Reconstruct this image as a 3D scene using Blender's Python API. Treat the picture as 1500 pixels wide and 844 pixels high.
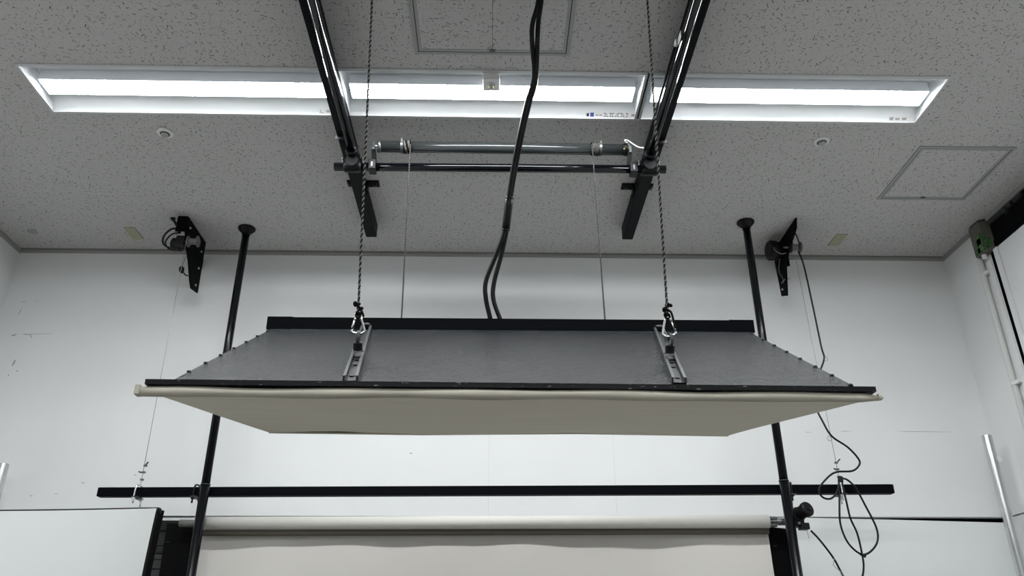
import bpy, math, random
from mathutils import Vector, Matrix
random.seed(4)
S = bpy.context.scene
for o in list(bpy.data.objects): bpy.data.objects.remove(o)
col = S.collection
CZ = 1.25          # lens height above the floor; heights below are given from the lens level
CEIL = 2.18
WB = 4.095; WL = -2.705; WR = 2.625; WF = -4.6

# ---------------------------------------------------------------- camera, world, exposure
cam_d = bpy.data.cameras.new('camera'); cam = bpy.data.objects.new('camera', cam_d); col.objects.link(cam)
cam_d.sensor_width = 36.0; cam_d.lens = 36.0 * 1175 / 1500; cam_d.clip_start = 0.02
ax, ay, az = Vector((0.99971869, -0.02360407, -0.00232269)), Vector((-0.00812754, -0.43292966, 0.90139107)), Vector((-0.02228206, -0.90111862, -0.43299971))
m = Matrix((ax, ay, az)).transposed().to_4x4(); m.translation = (0, 0, CZ)
cam.matrix_world = m
S.camera = cam
w = bpy.data.worlds.new('world'); S.world = w; w.use_nodes = True
w.node_tree.nodes['Background'].inputs[0].default_value = (0.8, 0.85, 0.9, 1)
w.node_tree.nodes['Background'].inputs[1].default_value = 0.02
S.view_settings.view_transform = 'Standard'; S.view_settings.look = 'None'
S.view_settings.gamma = 1.0; S.view_settings.use_curve_mapping = False
S.view_settings.exposure = 0.0
LED = 69.0         # emission of the LED diffusers

# ---------------------------------------------------------------- materials
MAT = {}
def mat(name, color, rough=0.6, metal=0.0, noise=0.0, scale=20.0, bump=0.0, bscale=200.0, emit=0.0, coat=0.0, spec=0.5, stretch=None, bdist=0.002):
    if name in MAT: return MAT[name]
    M = bpy.data.materials.new(name); M.use_nodes = True; N = M.node_tree.nodes; L = M.node_tree.links
    b = N['Principled BSDF']
    b.inputs['Base Color'].default_value = (*color, 1); b.inputs['Roughness'].default_value = rough
    b.inputs['Metallic'].default_value = metal; b.inputs['Coat Weight'].default_value = coat
    b.inputs['Specular IOR Level'].default_value = spec
    tc = N.new('ShaderNodeTexCoord'); src = tc.outputs['Object']
    if stretch:
        mp = N.new('ShaderNodeMapping'); mp.inputs['Scale'].default_value = stretch
        L.new(src, mp.inputs['Vector']); src = mp.outputs['Vector']
    if noise > 0:
        n = N.new('ShaderNodeTexNoise'); n.inputs['Scale'].default_value = scale; n.inputs['Detail'].default_value = 5
        L.new(src, n.inputs['Vector'])
        r = N.new('ShaderNodeMapRange'); r.inputs[1].default_value = 0.3; r.inputs[2].default_value = 0.7
        r.inputs[3].default_value = 1 - noise; r.inputs[4].default_value = 1 + noise; L.new(n.outputs['Fac'], r.inputs[0])
        x = N.new('ShaderNodeMix'); x.data_type = 'RGBA'; x.blend_type = 'MULTIPLY'; x.inputs[0].default_value = 1
        x.inputs[6].default_value = (*color, 1); L.new(r.outputs[0], x.inputs[7]); L.new(x.outputs[2], b.inputs['Base Color'])
    if bump > 0:
        n = N.new('ShaderNodeTexNoise'); n.inputs['Scale'].default_value = bscale; n.inputs['Detail'].default_value = 3
        L.new(src, n.inputs['Vector'])
        q = N.new('ShaderNodeBump'); q.inputs['Strength'].default_value = bump; q.inputs['Distance'].default_value = bdist
        L.new(n.outputs['Fac'], q.inputs['Height']); L.new(q.outputs['Normal'], b.inputs['Normal'])
    if emit > 0:
        b.inputs['Emission Color'].default_value = (*color, 1); b.inputs['Emission Strength'].default_value = emit
    MAT[name] = M
    return M

def ceiling_mat():
    """mineral-fibre board: pale grey with short random fissures and pin holes"""
    M = bpy.data.materials.new('fissured_ceiling_board'); M.use_nodes = True; N = M.node_tree.nodes; L = M.node_tree.links
    b = N['Principled BSDF']; b.inputs['Roughness'].default_value = 0.95; b.inputs['Specular IOR Level'].default_value = 0.1
    g = N.new('ShaderNodeNewGeometry')
    def math_(op, a, c=None, d=None):
        k = N.new('ShaderNodeMath'); k.operation = op
        for i, v in enumerate((a, c, d)):
            if v is None: continue
            if isinstance(v, (int, float)): k.inputs[i].default_value = v
            else: L.new(v, k.inputs[i])
        return k.outputs[0]
    def strokes(scale, off, halflen, halfw, keep):
        mp = N.new('ShaderNodeMapping'); mp.inputs['Location'].default_value = off; mp.inputs['Scale'].default_value = (scale, scale, 0)
        L.new(g.outputs['Position'], mp.inputs['Vector'])
        v = N.new('ShaderNodeTexVoronoi'); v.voronoi_dimensions = '2D'; v.inputs['Scale'].default_value = 1.0
        L.new(mp.outputs['Vector'], v.inputs['Vector'])
        s = N.new('ShaderNodeVectorMath'); s.operation = 'SUBTRACT'; L.new(mp.outputs['Vector'], s.inputs[0]); L.new(v.outputs['Position'], s.inputs[1])
        sc = N.new('ShaderNodeSeparateColor'); L.new(v.outputs['Color'], sc.inputs[0])
        ang = math_('MULTIPLY', sc.outputs[0], 6.283)
        r = N.new('ShaderNodeVectorRotate'); r.rotation_type = 'Z_AXIS'; L.new(s.outputs[0], r.inputs['Vector']); L.new(ang, r.inputs['Angle'])
        sp = N.new('ShaderNodeSeparateXYZ'); L.new(r.outputs[0], sp.inputs[0])
        wob = N.new('ShaderNodeTexNoise'); wob.noise_dimensions = '2D'; wob.inputs['Scale'].default_value = 4.0; L.new(mp.outputs['Vector'], wob.inputs['Vector'])
        yy = math_('ADD', sp.outputs[1], math_('MULTIPLY', math_('SUBTRACT', wob.outputs['Fac'], 0.5), 0.22))
        ln = math_('MULTIPLY', sc.outputs[1], halflen)
        inx = math_('LESS_THAN', math_('ABSOLUTE', sp.outputs[0]), math_('ADD', ln, 0.03))
        iny = math_('LESS_THAN', math_('ABSOLUTE', yy), math_('ADD', math_('MULTIPLY', sc.outputs[2], halfw), 0.025))
        kp = math_('LESS_THAN', sc.outputs[2], keep)
        return math_('MULTIPLY', math_('MULTIPLY', inx, iny), kp)
    a = strokes(46, (3.1, 7.7, 0), 0.44, 0.08, 0.68)
    c = strokes(62, (11.3, 2.9, 0), 0.18, 0.12, 0.6)
    k = math_('MAXIMUM', a, c)
    n = N.new('ShaderNodeTexNoise'); n.inputs['Scale'].default_value = 90; n.inputs['Detail'].default_value = 4; L.new(g.outputs['Position'], n.inputs['Vector'])
    base = N.new('ShaderNodeMix'); base.data_type = 'RGBA'; L.new(n.outputs['Fac'], base.inputs[0])
    base.inputs[6].default_value = (0.49, 0.484, 0.474, 1); base.inputs[7].default_value = (0.58, 0.572, 0.56, 1)
    x = N.new('ShaderNodeMix'); x.data_type = 'RGBA'; L.new(math_('MULTIPLY', k, 0.86), x.inputs[0]); L.new(base.outputs[2], x.inputs[6]); x.inputs[7].default_value = (0.07, 0.07, 0.068, 1)
    L.new(x.outputs[2], b.inputs['Base Color'])
    bp = N.new('ShaderNodeBump'); bp.inputs['Strength'].default_value = 0.5; bp.inputs['Distance'].default_value = 0.002; bp.invert = True
    L.new(k, bp.inputs['Height']); L.new(bp.outputs['Normal'], b.inputs['Normal'])
    MAT['ceiling'] = M
    return M
ceiling_mat()
mat('wall', (0.80, 0.81, 0.81), 0.75, noise=0.015, scale=3, bump=0.05, bscale=300)
mat('wall_low', (0.78, 0.81, 0.80), 0.55, noise=0.02, scale=2)
mat('joint', (0.62, 0.63, 0.63), 0.8)
mat('floor', (0.22, 0.21, 0.19), 0.5, noise=0.1, scale=4)
mat('trim', (0.33, 0.325, 0.31), 0.6)
mat('trim_dark', (0.20, 0.20, 0.19), 0.7)
mat('void', (0.001, 0.001, 0.001), 0.9, spec=0.05)
mat('frame_grey', (0.34, 0.34, 0.34), 0.55)
mat('frame_shadow', (0.06, 0.06, 0.06), 0.8)
mat('reflector', (0.80, 0.83, 0.84), 0.35)
mat('fixture_rim', (0.55, 0.56, 0.56), 0.4)
mat('led', (0.955, 0.985, 1.0), 0.4, emit=LED)
mat('led_base', (0.86, 0.88, 0.93), 0.3)
mat('black_lacquer', (0.002, 0.0025, 0.004), 0.06, spec=0.14)
mat('black_steel', (0.003, 0.0035, 0.005), 0.25, noise=0.2, scale=30, spec=0.3)
mat('black_beam', (0.0025, 0.003, 0.0045), 0.5, spec=0.08)
mat('black_gloss', (0.002, 0.0025, 0.004), 0.09, spec=0.3)
mat('black_matt', (0.002, 0.002, 0.0025), 0.8, spec=0.1)
mat('black_plastic', (0.004, 0.004, 0.0045), 0.45, spec=0.25)
mat('black_bar', (0.0018, 0.0024, 0.004), 0.5, spec=0.04)
mat('grey_tube', (0.030, 0.034, 0.035), 0.12, spec=0.5)
mat('dull_steel', (0.16, 0.165, 0.165), 0.4, metal=0.8)
mat('rail_steel', (0.045, 0.05, 0.052), 0.4, metal=0.5)
mat('chrome', (0.85, 0.86, 0.87), 0.16, metal=1.0)
mat('galvanised', (0.62, 0.63, 0.64), 0.22, metal=1.0, noise=0.1, scale=8)
mat('white_plastic', (0.78, 0.78, 0.77), 0.45)
mat('conduit', (0.66, 0.67, 0.65), 0.35)
mat('jbox', (0.12, 0.115, 0.095), 0.6)
mat('detector_white', (0.78, 0.77, 0.75), 0.5)
mat('green_tape', (0.05, 0.13, 0.045), 0.6, noise=0.6, scale=60)
mat('beige_plate', (0.38, 0.365, 0.25), 0.6)
mat('bolt', (0.75, 0.75, 0.73), 0.3, metal=0.8)
mat('spool', (0.13, 0.13, 0.12), 0.5)
mat('wire', (0.35, 0.36, 0.37), 0.4, metal=0.5)
mat('rope_black', (0.004, 0.004, 0.004), 0.8, spec=0.1)
mat('rope_white', (0.15, 0.147, 0.136), 0.8, spec=0.1)
mat('cable', (0.004, 0.004, 0.005), 0.4, spec=0.25)
mat('fabric_darker', (0.38, 0.36, 0.30), 0.8, noise=0.15, scale=14, stretch=(0.5, 3, 3))  # darker fabric tone for the front hem and corner folds
mat('fabric', (0.63, 0.60, 0.50), 0.75, noise=0.04, scale=6, stretch=(0.6, 3, 3))
mat('paper', (0.64, 0.615, 0.58), 0.8, noise=0.02, scale=3)
mat('paper_roll', (0.66, 0.645, 0.60), 0.7)
mat('roll_shade_brown', (0.10, 0.09, 0.065), 0.7)  # dark brown colour standing for the shade below the paper roll
mat('diffuser_white', (0.86, 0.895, 0.89), 0.6)
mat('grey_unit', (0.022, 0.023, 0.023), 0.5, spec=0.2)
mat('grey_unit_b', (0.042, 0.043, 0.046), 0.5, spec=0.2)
mat('label_ink', (0.03, 0.03, 0.05), 0.6)
mat('label_blue', (0.05, 0.10, 0.35), 0.6)
mat('scuff', (0.36, 0.35, 0.33), 0.8)
mat('brass', (0.75, 0.5, 0.15), 0.3, metal=1.0)
mat('yellow_lens', (0.45, 0.44, 0.28), 0.4)
# felted sheet
def felt_mat():
    M = mat('felt', (0.009, 0.0105, 0.0125), 0.26, bump=1.0, bscale=120, noise=0.75, scale=105, spec=0.11, bdist=0.006)
    return M
felt_mat()
def scuffed_bar():
    M = bpy.data.materials.new('scuffed_black_bar'); M.use_nodes = True; N = M.node_tree.nodes; L = M.node_tree.links
    b = N['Principled BSDF']; b.inputs['Roughness'].default_value = 0.5; b.inputs['Specular IOR Level'].default_value = 0.15
    tc = N.new('ShaderNodeTexCoord'); mp = N.new('ShaderNodeMapping'); mp.inputs['Scale'].default_value = (26, 90, 90); L.new(tc.outputs['Object'], mp.inputs['Vector'])
    n = N.new('ShaderNodeTexNoise'); n.inputs['Scale'].default_value = 1.6; n.inputs['Detail'].default_value = 6; L.new(mp.outputs['Vector'], n.inputs['Vector'])
    r = N.new('ShaderNodeValToRGB'); r.color_ramp.elements[0].position = 0.64; r.color_ramp.elements[1].position = 0.70
    r.color_ramp.elements[0].color = (0.003, 0.003, 0.004, 1); r.color_ramp.elements[1].color = (0.16, 0.16, 0.155, 1)
    L.new(n.outputs['Fac'], r.inputs['Fac']); L.new(r.outputs['Color'], b.inputs['Base Color'])
    MAT['scuffed_bar'] = M
scuffed_bar()

# ---------------------------------------------------------------- mesh helpers
class MB:
    def __init__(s): s.v = []; s.f = []; s.sm = []
    def add(s, vs, fs, smooth=False):
        k = len(s.v); s.v += [Vector(p) for p in vs]
        for f in fs: s.f.append([i + k for i in f]); s.sm.append(smooth)
        return s
    def box(s, a, b):
        (x0, y0, z0), (x1, y1, z1) = a, b
        return s.hexa([(x0, y0, z0), (x1, y0, z0), (x1, y1, z0), (x0, y1, z0), (x0, y0, z1), (x1, y0, z1), (x1, y1, z1), (x0, y1, z1)])
    def hexa(s, p): return s.add(p, [(3, 2, 1, 0), (4, 5, 6, 7), (0, 1, 5, 4), (1, 2, 6, 5), (2, 3, 7, 6), (3, 0, 4, 7)])
    def beam(s, p0, p1, wx, wz, up=(0, 0, 1)):
        p0, p1 = Vector(p0), Vector(p1); d = (p1 - p0).normalized(); a = d.cross(Vector(up)).normalized(); u = a.cross(d).normalized()
        c = [(-1, -1), (1, -1), (1, 1), (-1, 1)]
        q = [p0 + a * (i * wx / 2) + u * (j * wz / 2) for i, j in c] + [p1 + a * (i * wx / 2) + u * (j * wz / 2) for i, j in c]
        return s.hexa(q)
    def tube(s, pts, r, n=10, caps=True, closed=False):
        P = [Vector(p) for p in pts]; m = len(P); R = r if isinstance(r, (list, tuple)) else [r] * m
        ref = None; rings = []
        for i, p in enumerate(P):
            if closed: d = P[(i + 1) % m] - P[i - 1]
            else: d = P[min(i + 1, m - 1)] - P[max(i - 1, 0)]
            d.normalize()
            if ref is None: ref = Vector((0, 0, 1)) if abs(d.z) < 0.9 else Vector((1, 0, 0))
            a = d.cross(ref).normalized(); ref = a.cross(d).normalized() * 1.0
            b = ref
            ref = b
            rings.append([p + (a * math.cos(t) + b * math.sin(t)) * R[i] for t in [2 * math.pi * k / n for k in range(n)]])
        vs = [v for g in rings for v in g]; fs = []
        for i in range(m if closed else m - 1):
            j = (i + 1) % m
            for k in range(n):
                l = (k + 1) % n; fs.append((i * n + k, i * n + l, j * n + l, j * n + k))
        k0 = len(s.v); s.add(vs, fs, True)
        if caps and not closed:
            s.f.append([k0 + k for k in range(n)][::-1]); s.sm.append(False)
            s.f.append([k0 + (m - 1) * n + k for k in range(n)]); s.sm.append(False)
        return s
    def cyl(s, a, b, r, r2=None, n=20): return s.tube([a, b], [r, r if r2 is None else r2], n)
    def lathe(s, c, axis, prof, n=24):
        """prof: (distance along axis, radius)"""
        c = Vector(c); d = Vector(axis).normalized(); ref = Vector((0, 0, 1)) if abs(d.z) < 0.9 else Vector((1, 0, 0))
        a = d.cross(ref).normalized(); b = a.cross(d)
        vs = []; fs = []
        for h, r in prof:
            for k in range(n):
                t = 2 * math.pi * k / n; vs.append(c + d * h + (a * math.cos(t) + b * math.sin(t)) * r)
        for i in range(len(prof) - 1):
            for k in range(n):
                l = (k + 1) % n; fs.append((i * n + k, i * n + l, (i + 1) * n + l, (i + 1) * n + k))
        fs.append(tuple(range(n))[::-1]); fs.append(tuple((len(prof) - 1) * n + k for k in range(n)))
        return s.add(vs, fs)
    def prism(s, poly, axis, lo, hi):
        """poly: 2-D points; axis 'x': (y,z), 'y': (x,z), 'z': (x,y)"""
        f = {'x': lambda p, t: (t, p[0], p[1]), 'y': lambda p, t: (p[0], t, p[1]), 'z': lambda p, t: (p[0], p[1], t)}[axis]
        n = len(poly); vs = [f(p, lo) for p in poly] + [f(p, hi) for p in poly]
        fs = [tuple(range(n)), tuple(range(2 * n - 1, n - 1, -1))] + [(i, i + n, (i + 1) % n + n, (i + 1) % n) for i in range(n)]
        return s.add(vs, fs)
    def build(s, name, material, parent=None, bevel=0.0):
        me = bpy.data.meshes.new(name)
        o = bpy.data.objects.new(name, me); col.objects.link(o)
        V = [v + Vector((0, 0, CZ)) for v in s.v]
        if parent:
            off = Vector(parent['_o'])
        else:
            off = Vector(((min(v.x for v in V) + max(v.x for v in V)) / 2, (min(v.y for v in V) + max(v.y for v in V)) / 2, min(v.z for v in V)))
        if parent: o.parent = parent
        else: o.location = off
        o['_o'] = tuple(off)
        me.from_pydata([v - off for v in V], [], s.f); me.update()
        import bmesh
        bm = bmesh.new(); bm.from_mesh(me); bmesh.ops.recalc_face_normals(bm, faces=bm.faces); bm.to_mesh(me); bm.free()
        for p, q in zip(me.polygons, s.sm): p.use_smooth = q
        me.materials.append(MAT[material])
        if bevel:
            b = o.modifiers.new('bevel', 'BEVEL'); b.width = bevel; b.segments = 2; b.limit_method = 'ANGLE'
        return o
def thing(name, label, cat, base, group=None):
    o = bpy.data.objects.new(name, None); col.objects.link(o); o.empty_display_size = 0.05
    o.location = Vector(base) + Vector((0, 0, CZ)); o['_o'] = tuple(o.location)
    return tag(o, label, cat, group)
def tag(o, label, cat, group=None):
    o['label'] = label; o['category'] = cat
    if group: o['group'] = group
    return o
def struct(o): o['kind'] = 'structure'; return o
def lerp(a, b, t): return tuple(x + (y - x) * t for x, y in zip(a, b))
def smooth_path(pts, k=6):
    P = [Vector(p) for p in pts]; out = []
    for i in range(len(P) - 1):
        a, b, c, d = P[max(i - 1, 0)], P[i], P[i + 1], P[min(i + 2, len(P) - 1)]
        for j in range(k):
            t = j / k
            out.append(0.5 * ((2 * b) + (c - a) * t + (2 * a - 5 * b + 4 * c - d) * t * t + (3 * b - a - 3 * c + d) * t ** 3))
    out.append(P[-1]); return out

# ---------------------------------------------------------------- the room
FLOOR = -CZ
struct(MB().box((WL - .1, WF - .1, FLOOR - .05), (WR + .1, WB + .15, FLOOR)).build('floor', 'floor'))
FX0, FX1, FY0, FY1 = -1.902, 1.848, 2.527, 2.823       # row of three recessed lights
c = MB()
ROWS = (0.0, -2.0, -4.3)      # the row in view and two like it farther back in the room
yp = WF - .1
for dy in sorted(ROWS):
    c.box((WL - .1, yp, CEIL), (WR + .1, FY0 + dy, CEIL + .02)); yp = FY1 + dy
    c.box((WL - .1, FY0 + dy, CEIL), (FX0, yp, CEIL + .02)); c.box((FX1, FY0 + dy, CEIL), (WR + .1, yp, CEIL + .02))
c.box((WL - .1, yp, CEIL), (WR + .1, WB + .15, CEIL + .02))
struct(c.build('ceiling', 'ceiling'))
wb = MB().box((WL - .1, WB, .706), (WR + .1, WB + .05, CEIL)).build('wall_back', 'wall'); struct(wb)
wl = MB().box((WL - .1, WF, FLOOR), (WL, WB + .1, CEIL)).build('wall_left', 'wall'); struct(wl)
wr = MB().box((WR, WF, .712), (WR + .1, WB + .1, CEIL)); wr.box((WR, WF, FLOOR), (WR + .1, WB + .1, .704)); wr.box((WR + .03, WF, .70), (WR + .1, WB + .1, .716))
wr = wr.build('wall_right', 'wall'); struct(wr)
struct(MB().box((WL - .1, WF - .1, FLOOR), (WR + .1, WF, CEIL)).build('wall_front', 'wall'))
# lower boards of the back wall, leaving a black gap that widens towards the right corner
lo = MB().prism([(WL - .1, FLOOR), (WR, FLOOR), (WR, .676), (1.95, .692), (1.55, .700), (-1.6, .695), (WL - .1, .695)], 'y', WB - .006, WB + .04).build('wall_back_lower', 'wall_low'); struct(lo)
struct(MB().box((WL - .1, WB + .05, .60), (WR + .1, WB + .09, .80)).build('wall_back_gap', 'void'))
# cornice strips
struct(MB().box((WL, WB - .022, CEIL - .016), (WR, WB, CEIL)).build('trim_1', 'trim'))
struct(MB().box((WL, WF, CEIL - .016), (WL + .02, WB - .022, CEIL)).build('trim_2', 'trim'))
struct(MB().box((WR - .02, 3.74, CEIL - .016), (WR, WB - .022, CEIL)).build('trim_3', 'trim'))
struct(MB().box((WL + .021, WB - .030, CEIL - .005), (WR - .021, WB - .022, CEIL)).build('trim_4', 'trim_dark'))
# joints in the plaster of the back wall
for x in (-.02, .625):
    MB().box((x - .0006, WB - .0004, .706), (x + .0006, WB, 2.15)).build('joint', 'joint', wb)
for u in [(-2.60, 1.86, .03, .003, 10), (-2.53, 1.865, .02, .002, 0), (-2.605, 1.80, .003, .05, -12), (-2.53, 1.665, .06, .004, 0), (-2.46, 1.668, .14, .002, 2), (-2.60, 1.66, .03, .008, 20), (-2.51, 1.655, .004, .03, 30),
          (-2.56, 1.50, .01, .04, -15), (-2.53, 1.455, .008, .01, 0), (-2.57, 1.43, .006, .012, 0), (-2.05, .865, .02, .004, 0), (-1.90, .84, .015, .005, -40), (-2.29, .80, .014, .004, 0), (-2.17, .81, .02, .003, 5), (-1.80, .905, .015, .004, 0),
          (1.86, 1.145, .07, .002, 0), (2.28, 1.145, .32, .0025, -0.5), (1.66, 1.14, .04, .002, 0), (-.42, 1.02, .012, .008, 0), (1.93, .40, .12, .003, -5)]:
    x, z, w_, h_, a = u; a = math.radians(a); cs, sn = math.cos(a), math.sin(a)
    P = [(x + i * w_ / 2 * cs - j * h_ / 2 * sn, z + i * w_ / 2 * sn + j * h_ / 2 * cs) for i, j in ((-1, 0), (-.4, -1), (.6, -.7), (1, 0), (.3, .8), (-.6, 1))]
    yb = WB if z > .7 else WB - .006
    MB().prism(P, 'y', yb - .0006, yb - .0001).build('scuff_mark', 'scuff', wb if z > .7 else lo)

# ---------------------------------------------------------------- recessed lights
BARZ = .009        # height of the light bar's lower face above the ceiling plane
def ceiling_light(x0, x1, label, sensor, FY0=FY0, FY1=FY1, group=None):
    t = thing('ceiling_light', label, 'ceiling light', ((x0 + x1) / 2, (FY0 + FY1) / 2, CEIL), group)
    ya, yb_ = FY0 + .006, FY1 - .006; xa, xb = x0 + .006, x1 - .006; z0, z1 = CEIL - .001, CEIL + .062; yc = (ya + yb_) / 2
    # rim: four thin strips
    r = MB(); zr = CEIL - .005; e = .012
    r.box((x0 - .0, FY0 - .008, zr), (x1, FY0 + .006, CEIL + .003)); r.box((x0, FY1 - .006, zr), (x1, FY1 + .008, CEIL + .003))
    r.box((x0 - .002, FY0 + .006, zr), (x0 + .008, FY1 - .006, CEIL + .003)); r.box((x1 - .008, FY0 + .006, zr), (x1 + .002, FY1 - .006, CEIL + .003))
    r.build('rim', 'fixture_rim', t)
    # trough: two curved side wings, a flat top and sloping end caps
    prof = [(ya, z0)] + [(ya + (yc - .052 - ya) * (k / 8), z0 + (z1 - z0) * (.8 * (k / 8) + .2 * math.sin(k / 8 * math.pi / 2))) for k in range(1, 9)]
    prof2 = [(2 * yc - y, z) for y, z in prof][::-1]
    full = prof + prof2; ex = .012
    b = MB(); n = len(full)
    vs = []
    for xs, sgn in ((xa, 1), (xb, -1)):
        for y, z in full: vs.append((xs + sgn * ex * (z - z0) / (z1 - z0), y, z))
    b.add(vs, [(i, i + 1, n + i + 1, n + i) for i in range(n - 1)], True)
    k0 = [(xa + ex * (z - z0) / (z1 - z0), y, z) for y, z in full]; b.add(k0, [tuple(range(n))])
    k1 = [(xb - ex * (z - z0) / (z1 - z0), y, z) for y, z in full]; b.add(k1, [tuple(range(n))])
    b.build('reflector', 'reflector', t)
    # housing above so that no light leaks
    MB().box((x0, FY0, CEIL + .0635), (x1, FY1, CEIL + .07)).build('housing', 'frame_grey', t)
    # light bar: base rail and bowed diffuser
    MB().box((xa + .026, yc - .047, CEIL + BARZ + .003), (xb - .026, yc + .047, z1 - .001)).build('bar_base', 'led_base', t)
    d = MB(); m = 12; A = []
    for k in range(m + 1):
        a = math.pi * k / m; A.append((yc - .045 * math.cos(a), CEIL + BARZ + .0075 - .0025 * math.sin(a) ** .4 - .005))
    d.prism(A, 'x', xa + .03, xb - .03); dd = d.build('diffuser', 'led', t)
    dd['label'] = 'glowing white diffuser'
    if sensor:
        bx = MB().box((-.052, 2.538, CEIL - .032), (.016, 2.612, CEIL + .01)).build('sensor_box', 'white_plastic', t, .003)
        MB().lathe((-.018, 2.577, CEIL - .032), (0, 0, -1), [(0, .020), (.004, .020), (.006, .016)]).build('bezel', 'fixture_rim', bx)
        MB().lathe((-.018, 2.577, CEIL - .038), (0, 0, -1), [(0, .011), (.005, .010), (.008, .006)]).build('lens', 'yellow_lens', bx)
    return t
X1, X2 = -.643, .618
L1 = ceiling_light(FX0, X1 - .006, 'recessed white LED ceiling light without sensor, on the grey-spool winch side of the beams', False)
L2 = ceiling_light(X1 + .006, X2 - .006, 'recessed white LED ceiling light with square sensor box between the two black beams', True)
L3 = ceiling_light(X2 + .006, FX1, 'recessed white LED ceiling light reaching towards the hatch by the conduit wall', False)
for dy in ROWS[1:]:
    for xa_, xb_ in ((FX0, X1 - .006), (X1 + .006, X2 - .006), (X2 + .006, FX1)):
        ceiling_light(xa_, xb_, 'recessed white LED ceiling light in a row beyond the large ceiling hatch', False, FY0 + dy, FY1 + dy, 'ceiling lights farther back in the room')
# maker's stickers on the far wing of each light
def sticker(t, x, items, w_):
    # plate follows the wing near its lower edge
    yb_ = FY1 - .006; y0, z0 = yb_ - .0015, CEIL - .0002; y1, z1 = yb_ - .0135, CEIL + .0086
    def pt(a, b, lift=.0006):
        return (a, y0 + (y1 - y0) * b - lift, z0 + (z1 - z0) * b - lift * .5)
    s = MB().add([pt(x, .05), pt(x + w_, .05), pt(x + w_, 1.5), pt(x, 1.5)], [(0, 1, 2, 3)]).build('sticker', 'white_plastic', t)
    for (xa, xb, ba, bb, mm) in items:
        MB().add([pt(x + xa, ba, .0012), pt(x + xb, ba, .0012), pt(x + xb, bb, .0012), pt(x + xa, bb, .0012)], [(0, 1, 2, 3)]).build('print', mm, s)
glyph = []
xx = .075
for i in range(9):
    glyph += [(xx, xx + .008, .2, .4, 'label_ink'), (xx + (.0 if i % 2 else .006), xx + .002 + (.0 if i % 2 else .006), .4, 1.2, 'label_ink')]
    if i % 3 != 1: glyph.append((xx, xx + .009, 1.15, 1.35, 'label_ink'))
    xx += .012
sticker(L2, .395, [(.0, .011, .3, 1.2, 'label_ink'), (.016, .032, .2, 1.4, 'label_blue'), (.040, .052, .5, .9, 'frame_grey'), (.055, .068, .5, .9, 'frame_grey')] + glyph + [(.195, .215, .4, 1.1, 'frame_grey')], .22)
sticker(L1, -.76, [(.0, .02, .3, .5, 'frame_grey'), (.005, .008, .5, 1.2, 'frame_grey'), (.03, .045, .4, 1.1, 'frame_grey')], .08)
sticker(L3, 1.72, [(.005, .022, .3, 1.2, 'frame_grey'), (.03, .05, .4, 1.0, 'frame_grey'), (.06, .08, .4, 1.1, 'frame_grey')], .10)

# ---------------------------------------------------------------- access hatches, ceiling fittings
def hatch(x0, x1, y0, y1, label, mid=False):
    t = thing('ceiling_hatch', label, 'hatch', ((x0 + x1) / 2, (y0 + y1) / 2, CEIL), None)
    W = .022
    for nm, inset, wd, zz, mt in (('outer_frame', 0, .013, CEIL - .0045, 'frame_grey'), ('inner_frame', .0165, .011, CEIL - .0035, 'frame_grey')):
        a0, a1, b0, b1 = x0 + inset, x1 - inset, y0 + inset, y1 - inset
        f = MB().box((a0, b0, zz), (a1, b0 + wd, CEIL)).box((a0, b1 - wd, zz), (a1, b1, CEIL)).box((a0, b0 + wd, zz), (a0 + wd, b1 - wd, CEIL)).box((a1 - wd, b0 + wd, zz), (a1, b1 - wd, CEIL))
        f.build(nm, mt, t)
    i = .012
    g = MB().box((x0 + i, y0 + i, CEIL - .0006), (x1 - i, y1 - i, CEIL)).build('shadow_gap', 'frame_shadow', t)
    i = .0275
    if mid:
        xm = (x0 + x1) / 2
        MB().box((x0 + i, y0 + i, CEIL - .002), (xm - .0008, y1 - i, CEIL)).build('board', 'ceiling', t); MB().box((xm + .0008, y0 + i, CEIL - .002), (x1 - i, y1 - i, CEIL)).build('board', 'ceiling', t)
    else: MB().box((x0 + i, y0 + i, CEIL - .002), (x1 - i, y1 - i, CEIL)).build('board', 'ceiling', t)
    xm = (x0 + x1) / 2
    lt = MB().box((xm - .012, y1 - .030, CEIL - .006), (xm + .012, y1 - .016, CEIL)).build('latch', 'dull_steel', t)
    MB().box((xm - .006, y1 - .026, CEIL - .0065), (xm + .006, y1 - .021, CEIL - .005)).build('slot', 'frame_shadow', lt)
hatch(-.315, .287, 1.83, 2.43, 'large square ceiling hatch between the two black beams', True)
hatch(1.951, 2.402, 2.993, 3.451, 'small square ceiling hatch near the conduit wall')
def disc(x, y, label):
    t = thing('round_ceiling_fitting', label, 'detector', (x, y, CEIL), None)
    MB().lathe((x, y, CEIL), (0, 0, -1), [(0, .036), (.005, .036), (.009, .030)], 32).build('flange', 'detector_white', t)
    MB().lathe((x, y, CEIL - .009), (0, 0, -1), [(0, .0215), (.001, .0215)], 28).build('dark_ring', 'frame_shadow', t)
    MB().lathe((x, y, CEIL - .009), (0, 0, -1), [(0, .017), (.008, .017), (.011, .013)], 28).build('core', 'frame_grey', t)
disc(-1.473, 2.962, 'round white detector in the ceiling on the side without a square hatch')
disc(1.483, 2.966, 'round white detector in the ceiling beside the small square hatch')
tag(MB().lathe((-2.519, 3.872, CEIL), (0, 0, -1), [(0, .026), (.003, .026), (.005, .02)], 24).build('blanking_disc', 'frame_grey'), 'small round grey cap on the ceiling near the bare wall corner', 'blanking disc')
def plate(x0, label):
    tag(MB().box((x0, 3.815, CEIL - .004), (x0 + .062, 3.945, CEIL)).build('blank_plate', 'beige_plate', None, .001), label, 'cover plate')
plate(-2.008, 'beige rectangular cover plate on the ceiling beside the winch with the grey spool')
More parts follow.
